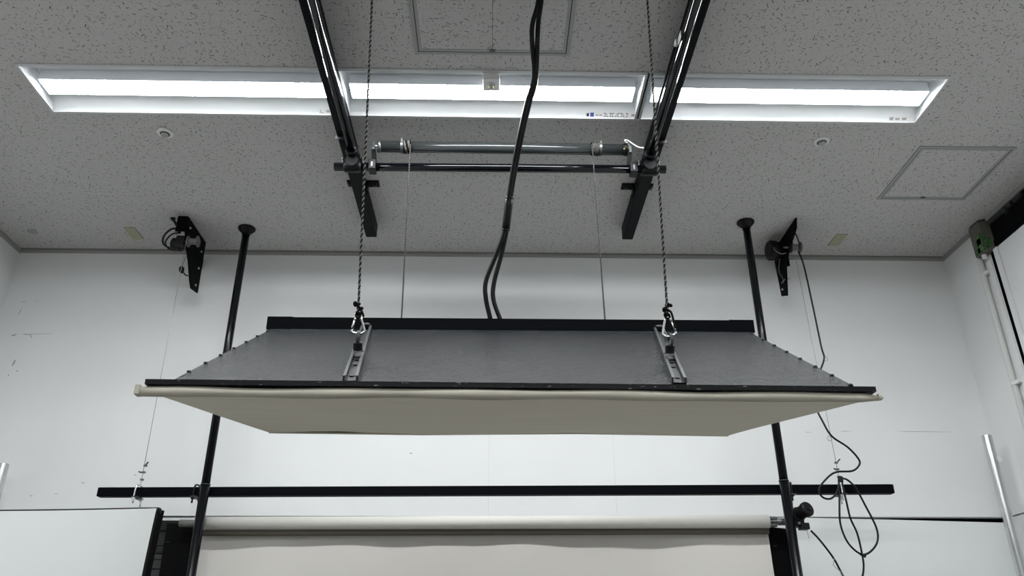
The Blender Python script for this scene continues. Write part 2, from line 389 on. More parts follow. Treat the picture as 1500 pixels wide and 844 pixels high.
plate(1.886, 'beige rectangular cover plate on the ceiling beside the winch with dangling cable')

# ---------------------------------------------------------------- ceiling beams, pipes and cross bars
def ceiling_beam(xc, label, side):
    t = thing('ceiling_beam', label, 'beam', (xc, 2.5, CEIL - .076), None)
    h = .0285
    MB().box((xc - h, .4, CEIL - .076), (xc + h, 3.766, CEIL - .001)).build('beam_body', 'black_beam', t, .003)
    MB().box((xc - .012, 3.766, CEIL - .068), (xc + .012, 3.7675, CEIL - .058)).build('end_slot', 'frame_grey', t)
    for y in (3.355, 1.7):
        for s in (-1, 1):
            tb = MB(); L_ = .06 if s == side else .038
            a, b_ = sorted((xc + s * (h + .0005), xc + s * (h + L_)))
            tb.box((a, y - .024, CEIL - .008), (b_, y + .024, CEIL)); 
            a, b_ = sorted((xc + s * h, xc + s * (h + .006)))
            tb.box((a, y - .024, CEIL - .05), (b_, y + .024, CEIL - .008))
            o = tb.build('fixing_tab', 'black_beam', t)
            xb = xc + s * (h + L_ * .66)
            MB().lathe((xb, y + .006, CEIL - .008), (0, 0, -1), [(0, .010), (.002, .010), (.0021, .007), (.009, .007)], 8).build('bolt', 'rail_steel', o)
    return t
ceiling_beam(-.6585, 'black steel ceiling beam above the bare end of the winch tube', 1)
ceiling_beam(.716, 'black steel ceiling beam with white tape and white wire beside it', -1)
def under_pipe(xc, label, tape):
    t = thing('under_pipe', label, 'pipe', (xc, 1.8, 2.055), None)
    MB().tube([(xc, .4, 2.0825), (xc, 2.955, 2.0825)], .0205, 40).build('pipe_body', 'black_lacquer', t)
    s = 1 if xc > 0 else -1
    for y in (2.87, 1.2):
        MB().box((xc + .021 if s > 0 else xc - .062, y - .002, 2.088), (xc + .062 if s > 0 else xc - .021, y + .002, 2.104)).build('saddle_clip', 'black_plastic', t)
    MB().lathe((xc, 2.925, 2.079), (0, 1, 0), [(0, .0245), (.004, .0285), (.03, .0285), (.034, .0245)], 20).build('collar', 'black_steel', t)
    if tape:
        MB().box((xc - .022, 2.20, 2.070), (xc - .0207, 2.245, 2.10)).build('tape_patch', 'white_plastic', t)
        MB().box((xc - .03, 2.25, 2.085), (xc - .0207, 2.27, 2.103)).build('clip', 'white_plastic', t)
        MB().tube([(xc - .026, 2.28, 2.095), (xc - .026, 2.93, 2.095)], .005, 8).build('trunk_wire', 'black_plastic', t)
under_pipe(-.632, 'black round tube under the beam above the bare end of the winch tube', False)
under_pipe(.689, 'black round tube with a white tape patch under its beam', True)
def cross_bar(y, z, label):
    t = thing('cross_bar', label, 'pipe', (.03, y, z), None)
    MB().tube([(-.713, y, z), (.762, y - .008, z)], .019, 20).build('pipe_body', 'black_gloss', t)
    for x in (-.632, .689):
        c_ = MB(); c_.lathe((x - .038, y, z), (1, 0, 0), [(0, .022), (.006, .026), (.07, .026), (.076, .022)], 20)
        cl = c_.build('coupler', 'black_plastic', t)
        MB().lathe((x, y - .03, z + .012), (0, 1, .2), [(-.012, .027), (.02, .029), (.026, .024)], 20).build('socket', 'black_plastic', cl)
        for s in (-1, 1):
            MB().lathe((x + s * .044, y - .012, z + .024), (0, -.3, 1), [(-.012, .006), (.006, .006), (.0061, .009), (.013, .009)], 8).build('clamp_bolt', 'rail_steel', cl)
    return t
cross_bar(2.995, 2.030, 'glossy black pipe spanning between the two ceiling beams, below the grey winch tube')
cross_bar(1.80, 2.030, 'glossy black pipe clamped across the two under pipes, over the large ceiling hatch')
def winch_tube(y, z, label, ybar, wire):
    t = thing('winch_tube', label, 'winch tube', (.03, y, z), None)
    MB().tube([(-.508, y, z), (.574, y + .002, z)], .0255, 24).build('tube_body', 'grey_tube', t)
    MB().tube([(-.522, y, z), (-.505, y, z)], .0275, 24).build('end_cap', 'dull_steel', t)
    MB().tube([(-.540, y, z), (-.518, y, z)], .009, 10).build('axle', 'chrome', t)
    MB().lathe((.572, y, z), (1, 0, 0), [(0, .027), (.006, .030), (.016, .030), (.02, .022)], 24).build('motor_head', 'black_plastic', t)
    for k in range(6):
        a = k * math.pi / 3 + .3
        MB().cyl((.590, y + .022 * math.cos(a), z + .022 * math.sin(a)), (.596, y + .022 * math.cos(a), z + .022 * math.sin(a)), .0035, n=8).build('screw', 'bolt', t)
    MB().cyl((.569, y - .027, z - .016), (.576, y - .027, z - .016), .004, n=8).build('brass_screw', 'brass', t)
    for x0, s in ((-.532, 0), (.594, 1)):
        b = MB(); xb = x0 + (-.006 if not s else .006)
        zb = 2.030
        b.beam((xb, y, z + .018), (xb, y, z - .022), .012, .026, (0, 1, 0)); b.beam((xb, y, z - .020), (xb, ybar, zb + .024), .012, .020, (1, 0, 0))
        br = b.build('bracket', 'dull_steel' if s else 'rail_steel', t)
        cx = xb + (-.006 if not s else .018)
        MB().box((cx - .016, ybar - .028, zb - .026), (cx + .016, ybar + .024, zb + .026)).build('clamp', 'black_plastic', br, .004)
        MB().box((cx - .0035, ybar - .0296, zb - .014), (cx + .0035, ybar - .028, zb + .010)).build('badge', 'dull_steel', br)
    for xs, s in ((-.376, -1), (.432, 1)):      # rope windings, stopped by a collar
        cxs = xs + s * .012
        MB().lathe((cxs + s * .026, y, z), (s, 0, 0), [(-.006, .031), (.004, .031)], 24).build('collar', 'dull_steel', t)
        MB().lathe((cxs + s * .026, y - .022, z + .021), (0, -.7, .7), [(-.004, .004), (.008, .004)], 8).build('set_screw', 'bolt', t)
        N_ = 110
        for ph, mt in ((0, 'rope_black'), (math.pi, 'rope_white')):
            pts = []
            for k in range(N_ + 1):
                a = k / N_ * 7 * 2 * math.pi; px = xs + s * (-.004 + .034 * k / N_)
                tw = k * .9 + ph; rr = .0285 + .0018 * math.cos(tw)
                pts.append((px + .0018 * math.sin(tw), y + rr * math.cos(a), z + rr * math.sin(a)))
            MB().tube(pts, .0021, 5).build('rope_winding', mt, t)
    if wire:
        P = smooth_path([(.590, y - .015, z + .024), (.578, y - .02, z + .036), (.592, y - .018, z + .036), (.612, y - .02, z + .018), (.636, y - .02, z + .0), (.668, y - .02, z - .006)], 6)
        MB().tube(P, .0035, 8).build('white_wire', 'white_plastic', t)['label'] = 'short white wire'
    return t
winch_tube(2.952, 2.110, 'grey winch tube with rope windings, next to the glossy pipe nearer the back wall', 2.995, True)
winch_tube(1.93, 2.11, 'grey winch tube with rope windings over the large ceiling hatch', 1.80, False)

# ---------------------------------------------------------------- suspended light box (wedge section)
FLx, FRx = -.832, .931
FY, FZ = 1.86, .619
RY, RZ = 2.70, 1.140
BYl, BZ = 3.03, .832
box_t = thing('overhead_light_box', 'long grey wedge-shaped overhead light box with cream fabric underside, hung on ropes', 'light box', (.05, 2.4, .60))
def sheet_pt(x, t, lift=0.0):      # t 0..1 from the front bar to the rear bar, on the felted top sheet
    a = Vector((0, 1.872, .633)); b = Vector((0, 2.69, 1.124)); p = a + (b - a) * t; n = Vector((0, -(b - a).z, (b - a).y)).normalized()
    p = p + n * lift; return Vector((x, p.y, p.z))
s = MB()
G = [[sheet_pt(lerp((-.797,), (.90 + .03 * j / 8,), i / 24)[0], j / 8, -.0) for i in range(25)] for j in range(9)]
s.add([p for r in G for p in r], [(j * 25 + i, j * 25 + i + 1, (j + 1) * 25 + i + 1, (j + 1) * 25 + i) for j in range(8) for i in range(24)])
s.add([p - Vector((0, -.003, .005)) for r in G for p in r], [(j * 25 + i, (j + 1) * 25 + i, (j + 1) * 25 + i + 1, j * 25 + i + 1) for j in range(8) for i in range(24)])
s.build('top_sheet', 'felt', box_t)['label'] = 'grey felted sheet'
for j in range(8):
    t_ = .03 + j * .127
    for x in (-.794, .894 + .03 * t_):
        MB().lathe(sheet_pt(x, t_, .0), (0, -.515, .857), [(0, .006), (.003, .006), (.005, .003)], 8).build('rivet', 'black_plastic', box_t)
MB().box((-.817, RY - .022, RZ - .024), (.950, RY + .022, RZ + .024)).build('rear_bar', 'black_bar', box_t, .002)
for x in (-.817, .950):
    sx = 1 if x < 0 else -1
    MB().box(tuple(min(a, b) for a, b in zip((x, RY - .024, RZ - .0243), (x + sx * .09, RY - .021, RZ + .0243))), tuple(max(a, b) for a, b in zip((x, RY - .0228, RZ - .0243), (x + sx * .09, RY - .021, RZ + .0243)))).build('end_sleeve', 'black_bar', box_t)
MB().beam((FLx, FY - .001, .6305), (FRx, FY - .001, .6215), .030, .0125).build('front_bar', 'scuffed_bar', box_t)
# cream fabric: rolled front hem, underside with slight sag and creases, folded corners
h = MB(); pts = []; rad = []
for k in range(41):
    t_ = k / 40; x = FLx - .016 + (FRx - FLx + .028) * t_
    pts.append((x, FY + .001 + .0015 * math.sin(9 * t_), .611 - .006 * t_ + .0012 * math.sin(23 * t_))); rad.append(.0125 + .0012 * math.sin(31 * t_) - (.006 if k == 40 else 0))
h.tube(pts, rad, 12).build('fabric_hem', 'fabric_darker', box_t)
u = MB(); NI, NJ = 60, 16; rows = []
for j in range(NJ + 1):
    tj = j / NJ; r = []
    for i in range(NI + 1):
        ti = i / NI
        xa = -.800 + (-.858 + .800) * tj; xb = .925 + (.912 - .925) * tj
        x = xa + (xb - xa) * ti; y = FY + .0 + (BYl - FY) * tj; z = .601 + (BZ - .601) * tj
        sag = -.006 * math.sin(math.pi * tj) * math.sin(math.pi * ti)
        crease = .0035 * math.sin(30 * tj + 9 * ti + 2 * math.sin(7 * ti)) * math.exp(-((ti - .12) / .22) ** 2) * tj
        crease += .003 * math.sin(26 * tj - 12 * ti) * math.exp(-((ti - .86) / .13) ** 2) * tj
        edge = .004 * math.sin(11 * ti + .5) * tj ** 6
        r.append((x, y, z + sag + crease * min(1, 8 * ti, 8 * (1 - ti)) + edge))
    rows.append(r)
u.add([p for r in rows for p in r], [(j * (NI + 1) + i, j * (NI + 1) + i + 1, (j + 1) * (NI + 1) + i + 1, (j + 1) * (NI + 1) + i) for j in range(NJ) for i in range(NI)], True)
u.build('fabric_underside', 'fabric', box_t)['label'] = 'cream fabric underside'
MB().tube([rows[NJ][0], rows[NJ][20], rows[NJ][40], rows[NJ][NI]], .004, 8).build('rear_hem', 'fabric', box_t)
for xs, k in ((-.82, 0), (.925, NI)):        # end gussets and rear panel close the wedge
    MB().prism([(FY + .012, .618), (RY - .02, RZ - .03), (BYl - .008, BZ + .004), (2.45, .72)], 'x', xs + (.012 if k == 0 else -.006), xs + (.016 if k == 0 else -.002)).build('end_panel', 'felt', box_t)
MB().hexa([(-.815, RY + .016, RZ - .02), (.925, RY + .016, RZ - .02), (.915, BYl - .004, BZ + .002), (-.855, BYl - .004, BZ + .002), (-.815, RY + .022, RZ - .016), (.925, RY + .022, RZ - .016), (.915, BYl, BZ + .006), (-.855, BYl, BZ + .006)]).build('rear_panel', 'felt', box_t)
MB().lathe((FRx + .012, FY - .002, .604), (1, 0, -.1), [(-.006, .009), (.004, .006), (.008, .002)], 10).build('corner_fold', 'fabric_darker', box_t)
MB().box((FLx - .024, FY - .012, .600), (FLx - .012, FY + .012, .626)).build('corner_fold', 'fabric_darker', box_t, .003)
# slotted rails with eye bolts
def rail(xb, tb, xt, tt, te, xe):
    def rp(t, side, lift): 
        x = xb + (xt - xb) * ((t - tb) / (tt - tb)); return sheet_pt(x + side, t, lift)
    up = Vector((0, -.515, .857))
    r = MB()
    r.beam(rp(tb, 0, .003), rp(tt, 0, .003), .036, .005, up)
    rl = r.build('rail', 'black_plastic', box_t)
    for sd in (-.0165, .0165):
        q = MB(); q.beam(rp(tb, sd, .009), rp(tt, sd, .009), .0045, .016, up); q.beam(rp(tb, sd * .88, .0175), rp(tt, sd * .88, .0175), .007, .002, up)
        q.build('rail_flange', 'rail_steel', rl)
    for tq in (tb + .05, te - .07, (tb + te) / 2 + .03):
        MB().lathe(rp(tq, 0, .005), up, [(0, .006), (.004, .006)], 6).build('rail_bolt', 'black_plastic', rl)
    MB().lathe(rp(tt - .01, 0, .004), up, [(0, .014), (.02, .014), (.024, .008)], 10).build('rail_stop', 'black_plastic', rl)
    c_ = sheet_pt(xe, te, .019)
    e = MB().lathe(c_, up, [(0, .017), (.004, .017)], 20).build('washer', 'chrome', rl)
    MB().lathe(c_ + up * .004, up, [(0, .0135), (.022, .0135), (.026, .009)], 16).build('eye_base', 'black_plastic', rl)
    k = c_ + up * .040; A = []
    for i in range(20):
        a = i * 2 * math.pi / 20; A.append(k + Vector((0, 0, 1)) * (.017 * math.sin(a)) + Vector((.25, -.97, 0)) * (.014 * math.cos(a)))
    MB().tube(A, .0048, 8, closed=True).build('eye_ring', 'rail_steel', rl)
    return k
eL = rail(-.353, .03, -.455, .965, .385, -.392)
eR = rail(.463, .03, .595, .965, .375, .511)
def carabiner(eye, top, label, flip):
    t = thing('carabiner', label, 'carabiner', tuple(eye))
    e = Vector(eye) + Vector((0, 0, .013)); tp = Vector(top); L_ = (tp - e).length; d = (tp - e).normalized(); a = Vector((1, .25 * flip, 0)); a = (a - d * a.dot(d)).normalized()
    prof = [(0, -.004), (.006, -.014), (.022, -.0165), (.9, -.0085), (.97, -.006), (1, 0), (.97, .006), (.9, .0085), (.022, .0165)]
    P = [e + d * (0 - .006) + a * 0] 
    sh = [(0.0, 0), (-.0, .008), (.08, .0155), (.22, .0185), (.86, .0095), (.95, .006), (1.0, 0), (.95, -.006), (.86, -.0095)]
    body = [e + d * (L_ * h_) + a * (x_ * flip) for h_, x_ in sh]
    MB().tube(smooth_path(body, 5), .0036, 8).build('hook_body', 'chrome', t)
    g0 = e + d * (L_ * .86) - a * (.0095 * flip); g1 = e + d * (L_ * .22) - a * (.0185 * flip); g2 = e + d * 0
    MB().tube([g0, g1], .0032, 8).build('gate', 'chrome', t)
    MB().tube(smooth_path([g1, e + d * (L_ * .08) - a * (.0155 * flip), g2], 4), .0036, 8).build('nose', 'chrome', t)
kL = Vector((-.393, 2.135, .942)); kR = Vector((.506, 2.130, .943))
carabiner(eL, kL - Vector((0, -.004, .012)), 'chrome snap hook holding the rope towards the bare end of the winch tube', 1)
carabiner(eR, kR - Vector((0, -.004, .012)), 'chrome snap hook holding the rope towards the white-wire end of the winch tube', -1)
# two-strand ropes
def rope(top, bot, r, pitch, ratio, label, knot):
    t = thing('hoist_rope', label, 'rope', tuple(bot))
    a, b = Vector(top), Vector(bot); L_ = (b - a).length; d = (b - a) / L_; u_ = d.cross(Vector((0, 1, 0))).normalized(); v_ = d.cross(u_)
    n = int(L_ / pitch * 6)
    for ph, mt, rr in ((0, 'rope_black', r), (math.pi, 'rope_white', r * ratio)):
        pts = [a + d * (L_ * k / n) + (u_ * math.cos(k * math.pi / 3 + ph) + v_ * math.sin(k * math.pi / 3 + ph)) * (r * .75) for k in range(n + 1)]
        MB().tube(pts, rr, 5).build('strand', mt, t)
    if knot:
        k = MB(); ks = 1 if bot[0] < 0 else -1
        for q, (dx, dz, rr) in enumerate(((-.006, .040, .0075), (.004, .026, .0065), (.002, .010, .006))):
            k.tube([Vector(bot) + Vector((dx * ks + rr * math.cos(i), rr * .8 * math.sin(i), dz - .012 + .0035 * math.sin(2 * i))) for i in [j * math.pi / 6 for j in range(12)]], .0042, 6, closed=True)
        k.build('knot', 'rope_black', t)
        MB().tube(smooth_path([Vector(bot) + Vector(p) for p in ((0, 0, .012), (.010, -.004, .004), (.016, -.004, -.010 if ks > 0 else -.03), (.019, -.003, -.012 if ks > 0 else -.045))], 5), .0036, 6).build('loose_end', 'rope_black', t)
        MB().tube([Vector(bot) + Vector((.0065 * math.cos(i), .002, .0065 * math.sin(i) - .008)) for i in [j * math.pi / 6 for j in range(12)]], .0032, 6, closed=True).build('eye_loop', 'rope_black', t)
rope((-.410, 1.93 + .028, 2.11), tuple(kL), .0025, .018, .95, 'black and white rope knotted to the snap hook on the bare-tube-end side', True)
rope((.500, 1.93 + .028, 2.11), tuple(kR), .0025, .018, .95, 'black and white rope knotted to the snap hook on the white-wire side', True)
rope((-.374, 2.924, 2.110), (-.362, 2.925, .945), .0021, .013, .85, 'thin speckled rope from the winding beside the bare end of the grey tube', False)
rope((.430, 2.924, 2.110), (.447, 2.925, .945), .0021, .013, .85, 'thin speckled rope from the winding beside the white-wire end of the grey tube', False)
# supply cables
sct = thing('supply_cables', 'pair of thick black supply cables taped together, dropping to the light box', 'cables', (0, 2.70, 1.17))
def supply(pts, sleeve):
    t = sct
    MB().tube(smooth_path(pts, 8), .0085, 10).build('cable_body', 'cable', t)
    if sleeve:
        MB().tube(sleeve, .0150, 12).build('tape_sleeve', 'black_plastic', t)
        for p, q in ((sleeve[0], sleeve[1]), (sleeve[-1], sleeve[-2])):
            p, q = Vector(p), Vector(q); d = (q - p).normalized()
            MB().tube([p, p + d * .006], .0162, 12).build('cable_tie', 'cable', t)

# ---------------------------------------------------------------- jack poles, hanging bar
def jack_pole(x, y, label):
    t = thing('jack_pole', label, 'pole', (x, y, FLOOR))
    MB().tube([(x, y, FLOOR + .03), (x, y, .80)], .0222, 20).build('lower_tube', 'black_steel', t)
    MB().tube([(x, y, .80), (x, y, CEIL - .03)], .0196, 20).build('upper_tube', 'black_steel', t)
    MB().lathe((x, y, .797), (0, 0, 1), [(0, .0235), (.004, .0235)], 20).build('joint_ring', 'rail_steel', t)
    MB().lathe((x, y, CEIL), (0, 0, -1), [(0, .046), (.008, .046), (.02, .036), (.034, .0225), (.045, .0215)], 32).build('ceiling_foot', 'black_plastic', t)
    MB().lathe((x, y, FLOOR), (0, 0, 1), [(0, .05), (.01, .05), (.03, .023)], 32).build('floor_foot', 'black_plastic', t)
jack_pole(-1.343, 3.815, 'black jack pole from floor to ceiling, standing beside the grey banded unit')
jack_pole(1.345, 3.695, 'black jack pole from floor to ceiling, standing beside the roller motor')
BL, BR = Vector((-1.855, 3.880, .774)), Vector((1.866, 3.748, .771))
def bar_pt(x): t = (x - BL.x) / (BR.x - BL.x); return BL + (BR - BL) * t
hb = thing('hanging_bar', 'long black square bar hung level on two wires, behind the jack poles', 'bar', (0, 3.81, .75))
MB().beam(BL, BR, .042, .042).build('bar_body', 'black_bar', hb, .003)
for p, d in ((BL, -1), (BR, 1)):
    MB().beam(p, p + Vector((d * .003, 0, 0)), .04, .04).build('end_plug', 'black_plastic', hb)
def u_bolt(x, label, chrome, wiretop):
    p = bar_pt(x); t = thing('u_bolt', label, 'u-bolt', (p.x, p.y, p.z - .06))
    m_ = 'chrome' if chrome else 'black_plastic'
    f, b = p.y - .0265, p.y + .0265
    pts = [(x - .006, f, p.z - .055), (x - .004, f, p.z + .018), (x - .001, p.y - .018, p.z + .030), (x + .002, p.y, p.z + .033), (x + .004, p.y + .018, p.z + .030), (x + .006, b, p.z + .018), (x + .008, b, p.z - .062)]
    MB().tube(smooth_path(pts, 4), .0042, 8).build('bolt_rod', m_, t)
    MB().beam((x, f - .01, p.z - .025), (x, b + .01, p.z - .025), .03, .005).build('bridge_plate', 'rail_steel', t)
    for yy, dx in ((f, -.006), (b, .007)):
        MB().lathe((x + dx, yy, p.z - .0275), (0, 0, -1), [(0, .0085), (.009, .0085)], 6).build('nut', 'bolt' if chrome else 'black_plastic', t)
    return t
u_bolt(-1.672, 'silver u-bolt round the hanging bar under the single thin wire', True, None)
u_bolt(1.628, 'silver u-bolt round the hanging bar among looped black cable', True, None)
u_bolt(-1.395, 'black u-bolt on the hanging bar beside the jack pole by the banded unit', False, None)
u_bolt(1.395, 'black u-bolt on the hanging bar above the roller motor', False, None)
def hang_wire(x, y, ztop, xb, label):
    p = bar_pt(xb); t = thing('hoist_wire', label, 'wire', (xb, p.y, p.z + .03))
    bot = (xb + .004, p.y, p.z + .035)
    MB().tube([(x, y, ztop), bot], .0013, 6).build('wire_strand', 'wire', t)
    for dz in (.025, .060, .092):
        zz = bot[2] + dz; xx_ = bot[0] + (x - bot[0]) * dz / (ztop - bot[2])
        c_ = MB().box((xx_ - .007, p.y - .006, zz - .004), (xx_ + .007, p.y + .006, zz + .004)).build('wire_clip', 'dull_steel', t)
    MB().tube([(xb + .004, p.y, bot[2] + .09), (xb + .022, p.y - .006, bot[2] + .108)], .003, 6).build('wire_end', 'black_plastic', t)
    MB().tube([(xb + .001, p.y, bot[2] + .058), (xb - .016, p.y - .006, bot[2] + .062)], .003, 6).build('wire_end', 'black_plastic', t)
hang_wire(-1.605, 3.70, 2.03, -1.672, 'thin steel wire from the winch with the grey spool down to the bar')
hang_wire(1.622, 3.79, 2.08, 1.628, 'thin steel wire from the winch with dangling cable down to the bar')

# ---------------------------------------------------------------- wall winches
def winch(xp, sgn, poly, reel, motor_c, label, extra):
    t = thing('wall_winch', label, 'winch', (xp, 3.95, 1.85))
    MB().prism(poly, 'x', xp - .004, xp + .004).build('side_plate', 'black_matt', t)
    # flange along the back edge, spaced off the wall
    fb = MB(); sx = -1 if sgn > 0 else 1      # the flange turns away from the room's middle line
    xa_, xb_ = sorted((xp, xp + sx * .06)); fb.box((xa_, 3.965, 2.06), (xb_, 3.975, 2.14))
    xa_, xb_ = sorted((xp + sx * .040, xp + sx * .058))
    for z in (2.10,): fb.box((xa_, 3.975, z - .03), (xb_, WB, z + .03))
    fb.build('back_flange', 'black_matt', t)
    y, z = reel
    sp = MB().lathe((xp + .012, y, z), (1, 0, 0), [(0, .030), (.005, .030), (.0051, .017), (.048, .017), (.0481, .030), (.053, .030)], 24).build('spool', 'spool', t)
    MB().cyl((xp - .03, y, z), (xp + .075, y, z), .006, n=10).build('axle', 'dull_steel', sp)
    y, z = motor_c
    mo = MB().lathe((xp - .006, y, z), (-1, 0, 0), [(0, .030), (.03, .030), (.031, .036), (.07, .036), (.078, .028)], 20).build('motor', 'black_plastic', t)
    MB().box((xp - .05, y - .05, z - .025), (xp - .006, y + .02, z + .03)).build('gearbox', 'black_plastic', mo, .006)
    return t
wL = winch(-1.618, 1, [(3.690, CEIL - .004), (3.975, CEIL - .004), (3.992, 1.872), (3.90, 1.856), (3.865, 1.885), (3.80, 1.97), (3.735, 2.03), (3.690, 2.09)], (3.725, 2.045), (3.76, 2.045),
           'black wall winch with grey spool and white bolts, no hanging cable', None)
for y, z in ((3.93, 2.095), (3.935, 1.995), (3.935, 1.893), (3.73, 2.13)):
    MB().cyl((-1.614, y, z), (-1.608, y, z), .0055, n=10).build('white_bolt', 'bolt', wL)
MB().tube(smooth_path([(-1.66, 3.72, 2.12), (-1.70, 3.71, 2.11), (-1.735, 3.72, 2.075), (-1.74, 3.74, 2.04), (-1.71, 3.76, 2.025), (-1.67, 3.78, 2.03)], 6), .005, 8).build('motor_lead', 'cable', wL)
MB().tube(smooth_path([(-1.66, 3.73, 2.10), (-1.70, 3.73, 2.09), (-1.73, 3.74, 2.05), (-1.715, 3.76, 2.02), (-1.68, 3.78, 2.02)], 6), .004, 8).build('motor_lead', 'cable', wL)
MB().tube(smooth_path([(-1.655, 3.72, 2.09), (-1.665, 3.69, 2.12), (-1.683, 3.67, 2.145)], 5), .007, 8).build('limit_arm', 'cable', wL)
MB().lathe((-1.683, 3.668, 2.148), (0, -.4, 1), [(-.006, .012), (.008, .012)], 10).build('arm_knob', 'black_plastic', wL)
MB().tube(smooth_path([(-1.635, 3.86, 2.06), (-1.655, 3.85, 2.02), (-1.66, 3.84, 1.97), (-1.665, 3.835, 1.935)], 5), .0025, 6).build('thin_lead', 'wire', wL)
MB().lathe((-1.662, 3.838, 1.945), (.2, 0, -1), [(-.012, .006), (.0, .014), (.02, .012), (.03, .004)], 10).build('wire_weight', 'black_plastic', wL)
MB().tube(smooth_path([(-1.655, 3.838, 1.93), (-1.64, 3.84, 1.91), (-1.625, 3.85, 1.905)], 4), .004, 6).build('wire_weight_hook', 'black_plastic', wL)
MB().box((-1.668, 3.686, 2.085), (-1.618, 3.692, CEIL - .004)).build('front_flange', 'black_matt', wL)
wR = winch(1.600, -1, [(3.640, CEIL - .004), (3.735, CEIL - .004), (3.83, 2.176), (3.985, 2.176), (4.02, 2.15), (4.012, 2.03), (4.0, 1.885), (3.925, 1.853), (3.87, 2.02), (3.78, 2.075), (3.66, 2.125)], (3.80, 2.085), (3.90, 2.095),
           'black wall winch with round motor and dangling black cable', None)
MB().cyl((1.590, 3.963, 1.909), (1.596, 3.963, 1.909), .005, n=10).build('white_bolt', 'bolt', wR)
MB().lathe((1.560, 3.86, 2.10), (-1, -.1, 0), [(0, .045), (.02, .052), (.045, .052), (.055, .044)], 24).build('motor_housing', 'black_plastic', wR)
MB().tube(smooth_path([(1.53, 3.82, 2.11), (1.52, 3.80, 2.07), (1.55, 3.80, 2.045), (1.58, 3.80, 2.05)], 5), .003, 6).build('thin_lead', 'spool', wR)
MB().tube(smooth_path([(1.56, 3.85, 2.04), (1.565, 3.90, 1.99), (1.588, 3.92, 1.955), (1.59, 3.93, 1.93)], 5), .002, 6).build('thin_lead', 'spool', wR)
MB().tube([(1.575, 3.92, 1.925), (1.595, 3.91, 1.945), (1.622, 3.90, 1.945)], .002, 6).build('wire_tie', 'wire', wR)
MB().tube(smooth_path([(1.605, 3.70, 2.12), (1.625, 3.72, 2.08), (1.64, 3.76, 2.05)], 5), .004, 6).build('spool_arm', 'cable', wR)

# ---------------------------------------------------------------- background paper on its motorised roller
RLy = lambda x: 3.876 + (x + 1.35) / 2.7 * (3.76 - 3.876)
rz = .622
pr = thing('backdrop_roll', 'roll of cream backdrop paper on a metal core between the jack poles', 'paper roll', (-.03, 3.81, -1.0))
MB().tube([(-1.36, RLy(-1.36), rz + .010), (1.272, RLy(1.272), rz + .004)], .0300, 28).build('roll', 'paper_roll', pr)
MB().tube([(-1.455, RLy(-1.455), rz + .012), (-1.36, RLy(-1.36), rz + .008)], .017, 16).build('core_end', 'spool', pr)
MB().tube([(-1.355, RLy(-1.355) + .008, rz - .032), (1.268, RLy(1.268) + .008, rz - .038)], .0135, 16).build('under_roll_shade', 'roll_shade_brown', pr)  # added dark tube that imitates the shade between roll and sheet
MB().tube([(1.272, RLy(1.272), rz + .003), (1.40, RLy(1.40), rz + .003)], .016, 16).build('core_end', 'dull_steel', pr)
for k in range(8):
    a = k * math.pi / 4
    MB().beam((1.273, RLy(1.273) + .021 * math.cos(a), rz + .003 + .021 * math.sin(a)), (1.308, RLy(1.308) + .019 * math.cos(a), rz + .003 + .019 * math.sin(a)), .007, .007).build('chuck_rib', 'dull_steel', pr)
sh = MB(); NI = 60; NJ = 14; rows = []
for j in range(NJ + 1):
    r = []
    for i in range(NI + 1):
        ti = i / NI; x = -1.36 + 2.632 * ti; z = rz - (rz - (-1.1)) * (j / NJ) ** 1.6
        wv = .005 * math.sin(17 * ti + 1.3) + .003 * math.sin(41 * ti) + .004 * math.sin(9 * ti + 6 * (j / NJ))
        y = RLy(x) + .034 + wv * min(1, j / 3) + .0
        r.append((x, y, z))
    rows.append(r)
sh.add([p for r in rows for p in r], [(j * (NI + 1) + i, j * (NI + 1) + i + 1, (j + 1) * (NI + 1) + i + 1, (j + 1) * (NI + 1) + i) for j in range(NJ) for i in range(NI)], True)
sh.build('hanging_sheet', 'paper', pr)
# motor with its mounting plate
mt = thing('roller_motor', 'black roller motor with gearbox at the end of the paper roll', 'motor', (1.43, 3.74, .57))
MB().prism([(1.362, .757), (1.399, .754), (1.401, .655), (1.364, .605)], 'y', 3.775, 3.783).build('mount_plate', 'black_beam', mt)
MB().box((1.378, 3.715, .598), (1.422, 3.775, .655)).build('gearbox', 'black_plastic', mt, .008)
MB().box((1.395, 3.70, .583), (1.436, 3.745, .612)).build('gear_foot', 'black_plastic', mt, .004)
d = Vector((.42, -.85, .25)).normalized(); c0 = Vector((1.388, 3.745, .645))
bd = MB().lathe(c0, d, [(0, .030), (.03, .034), (.032, .029), (.07, .029), (.072, .034), (.088, .034), (.094, .029)], 28).build('motor_body', 'black_plastic', mt)
MB().lathe(c0 + d * .0945, d, [(0, .014), (.005, .012), (.007, .006)], 16).build('end_boss', 'black_steel', bd)
MB().cyl((1.385, 3.752, .625), (1.345, 3.752, .625), .011, n=12).build('drive_shaft', 'dull_steel', mt)
for p in ((1.385, 3.772, .665), (1.378, 3.772, .615), (1.390, 3.712, .61)):
    MB().lathe(p, (0, -1, 0), [(0, .007), (.01, .007)], 6).build('mount_bolt', 'dull_steel', mt)
MB().tube([(1.425, 3.72, .585), (1.43, 3.72, .545)], .0012, 5).build('pull_thread', 'wire', mt)

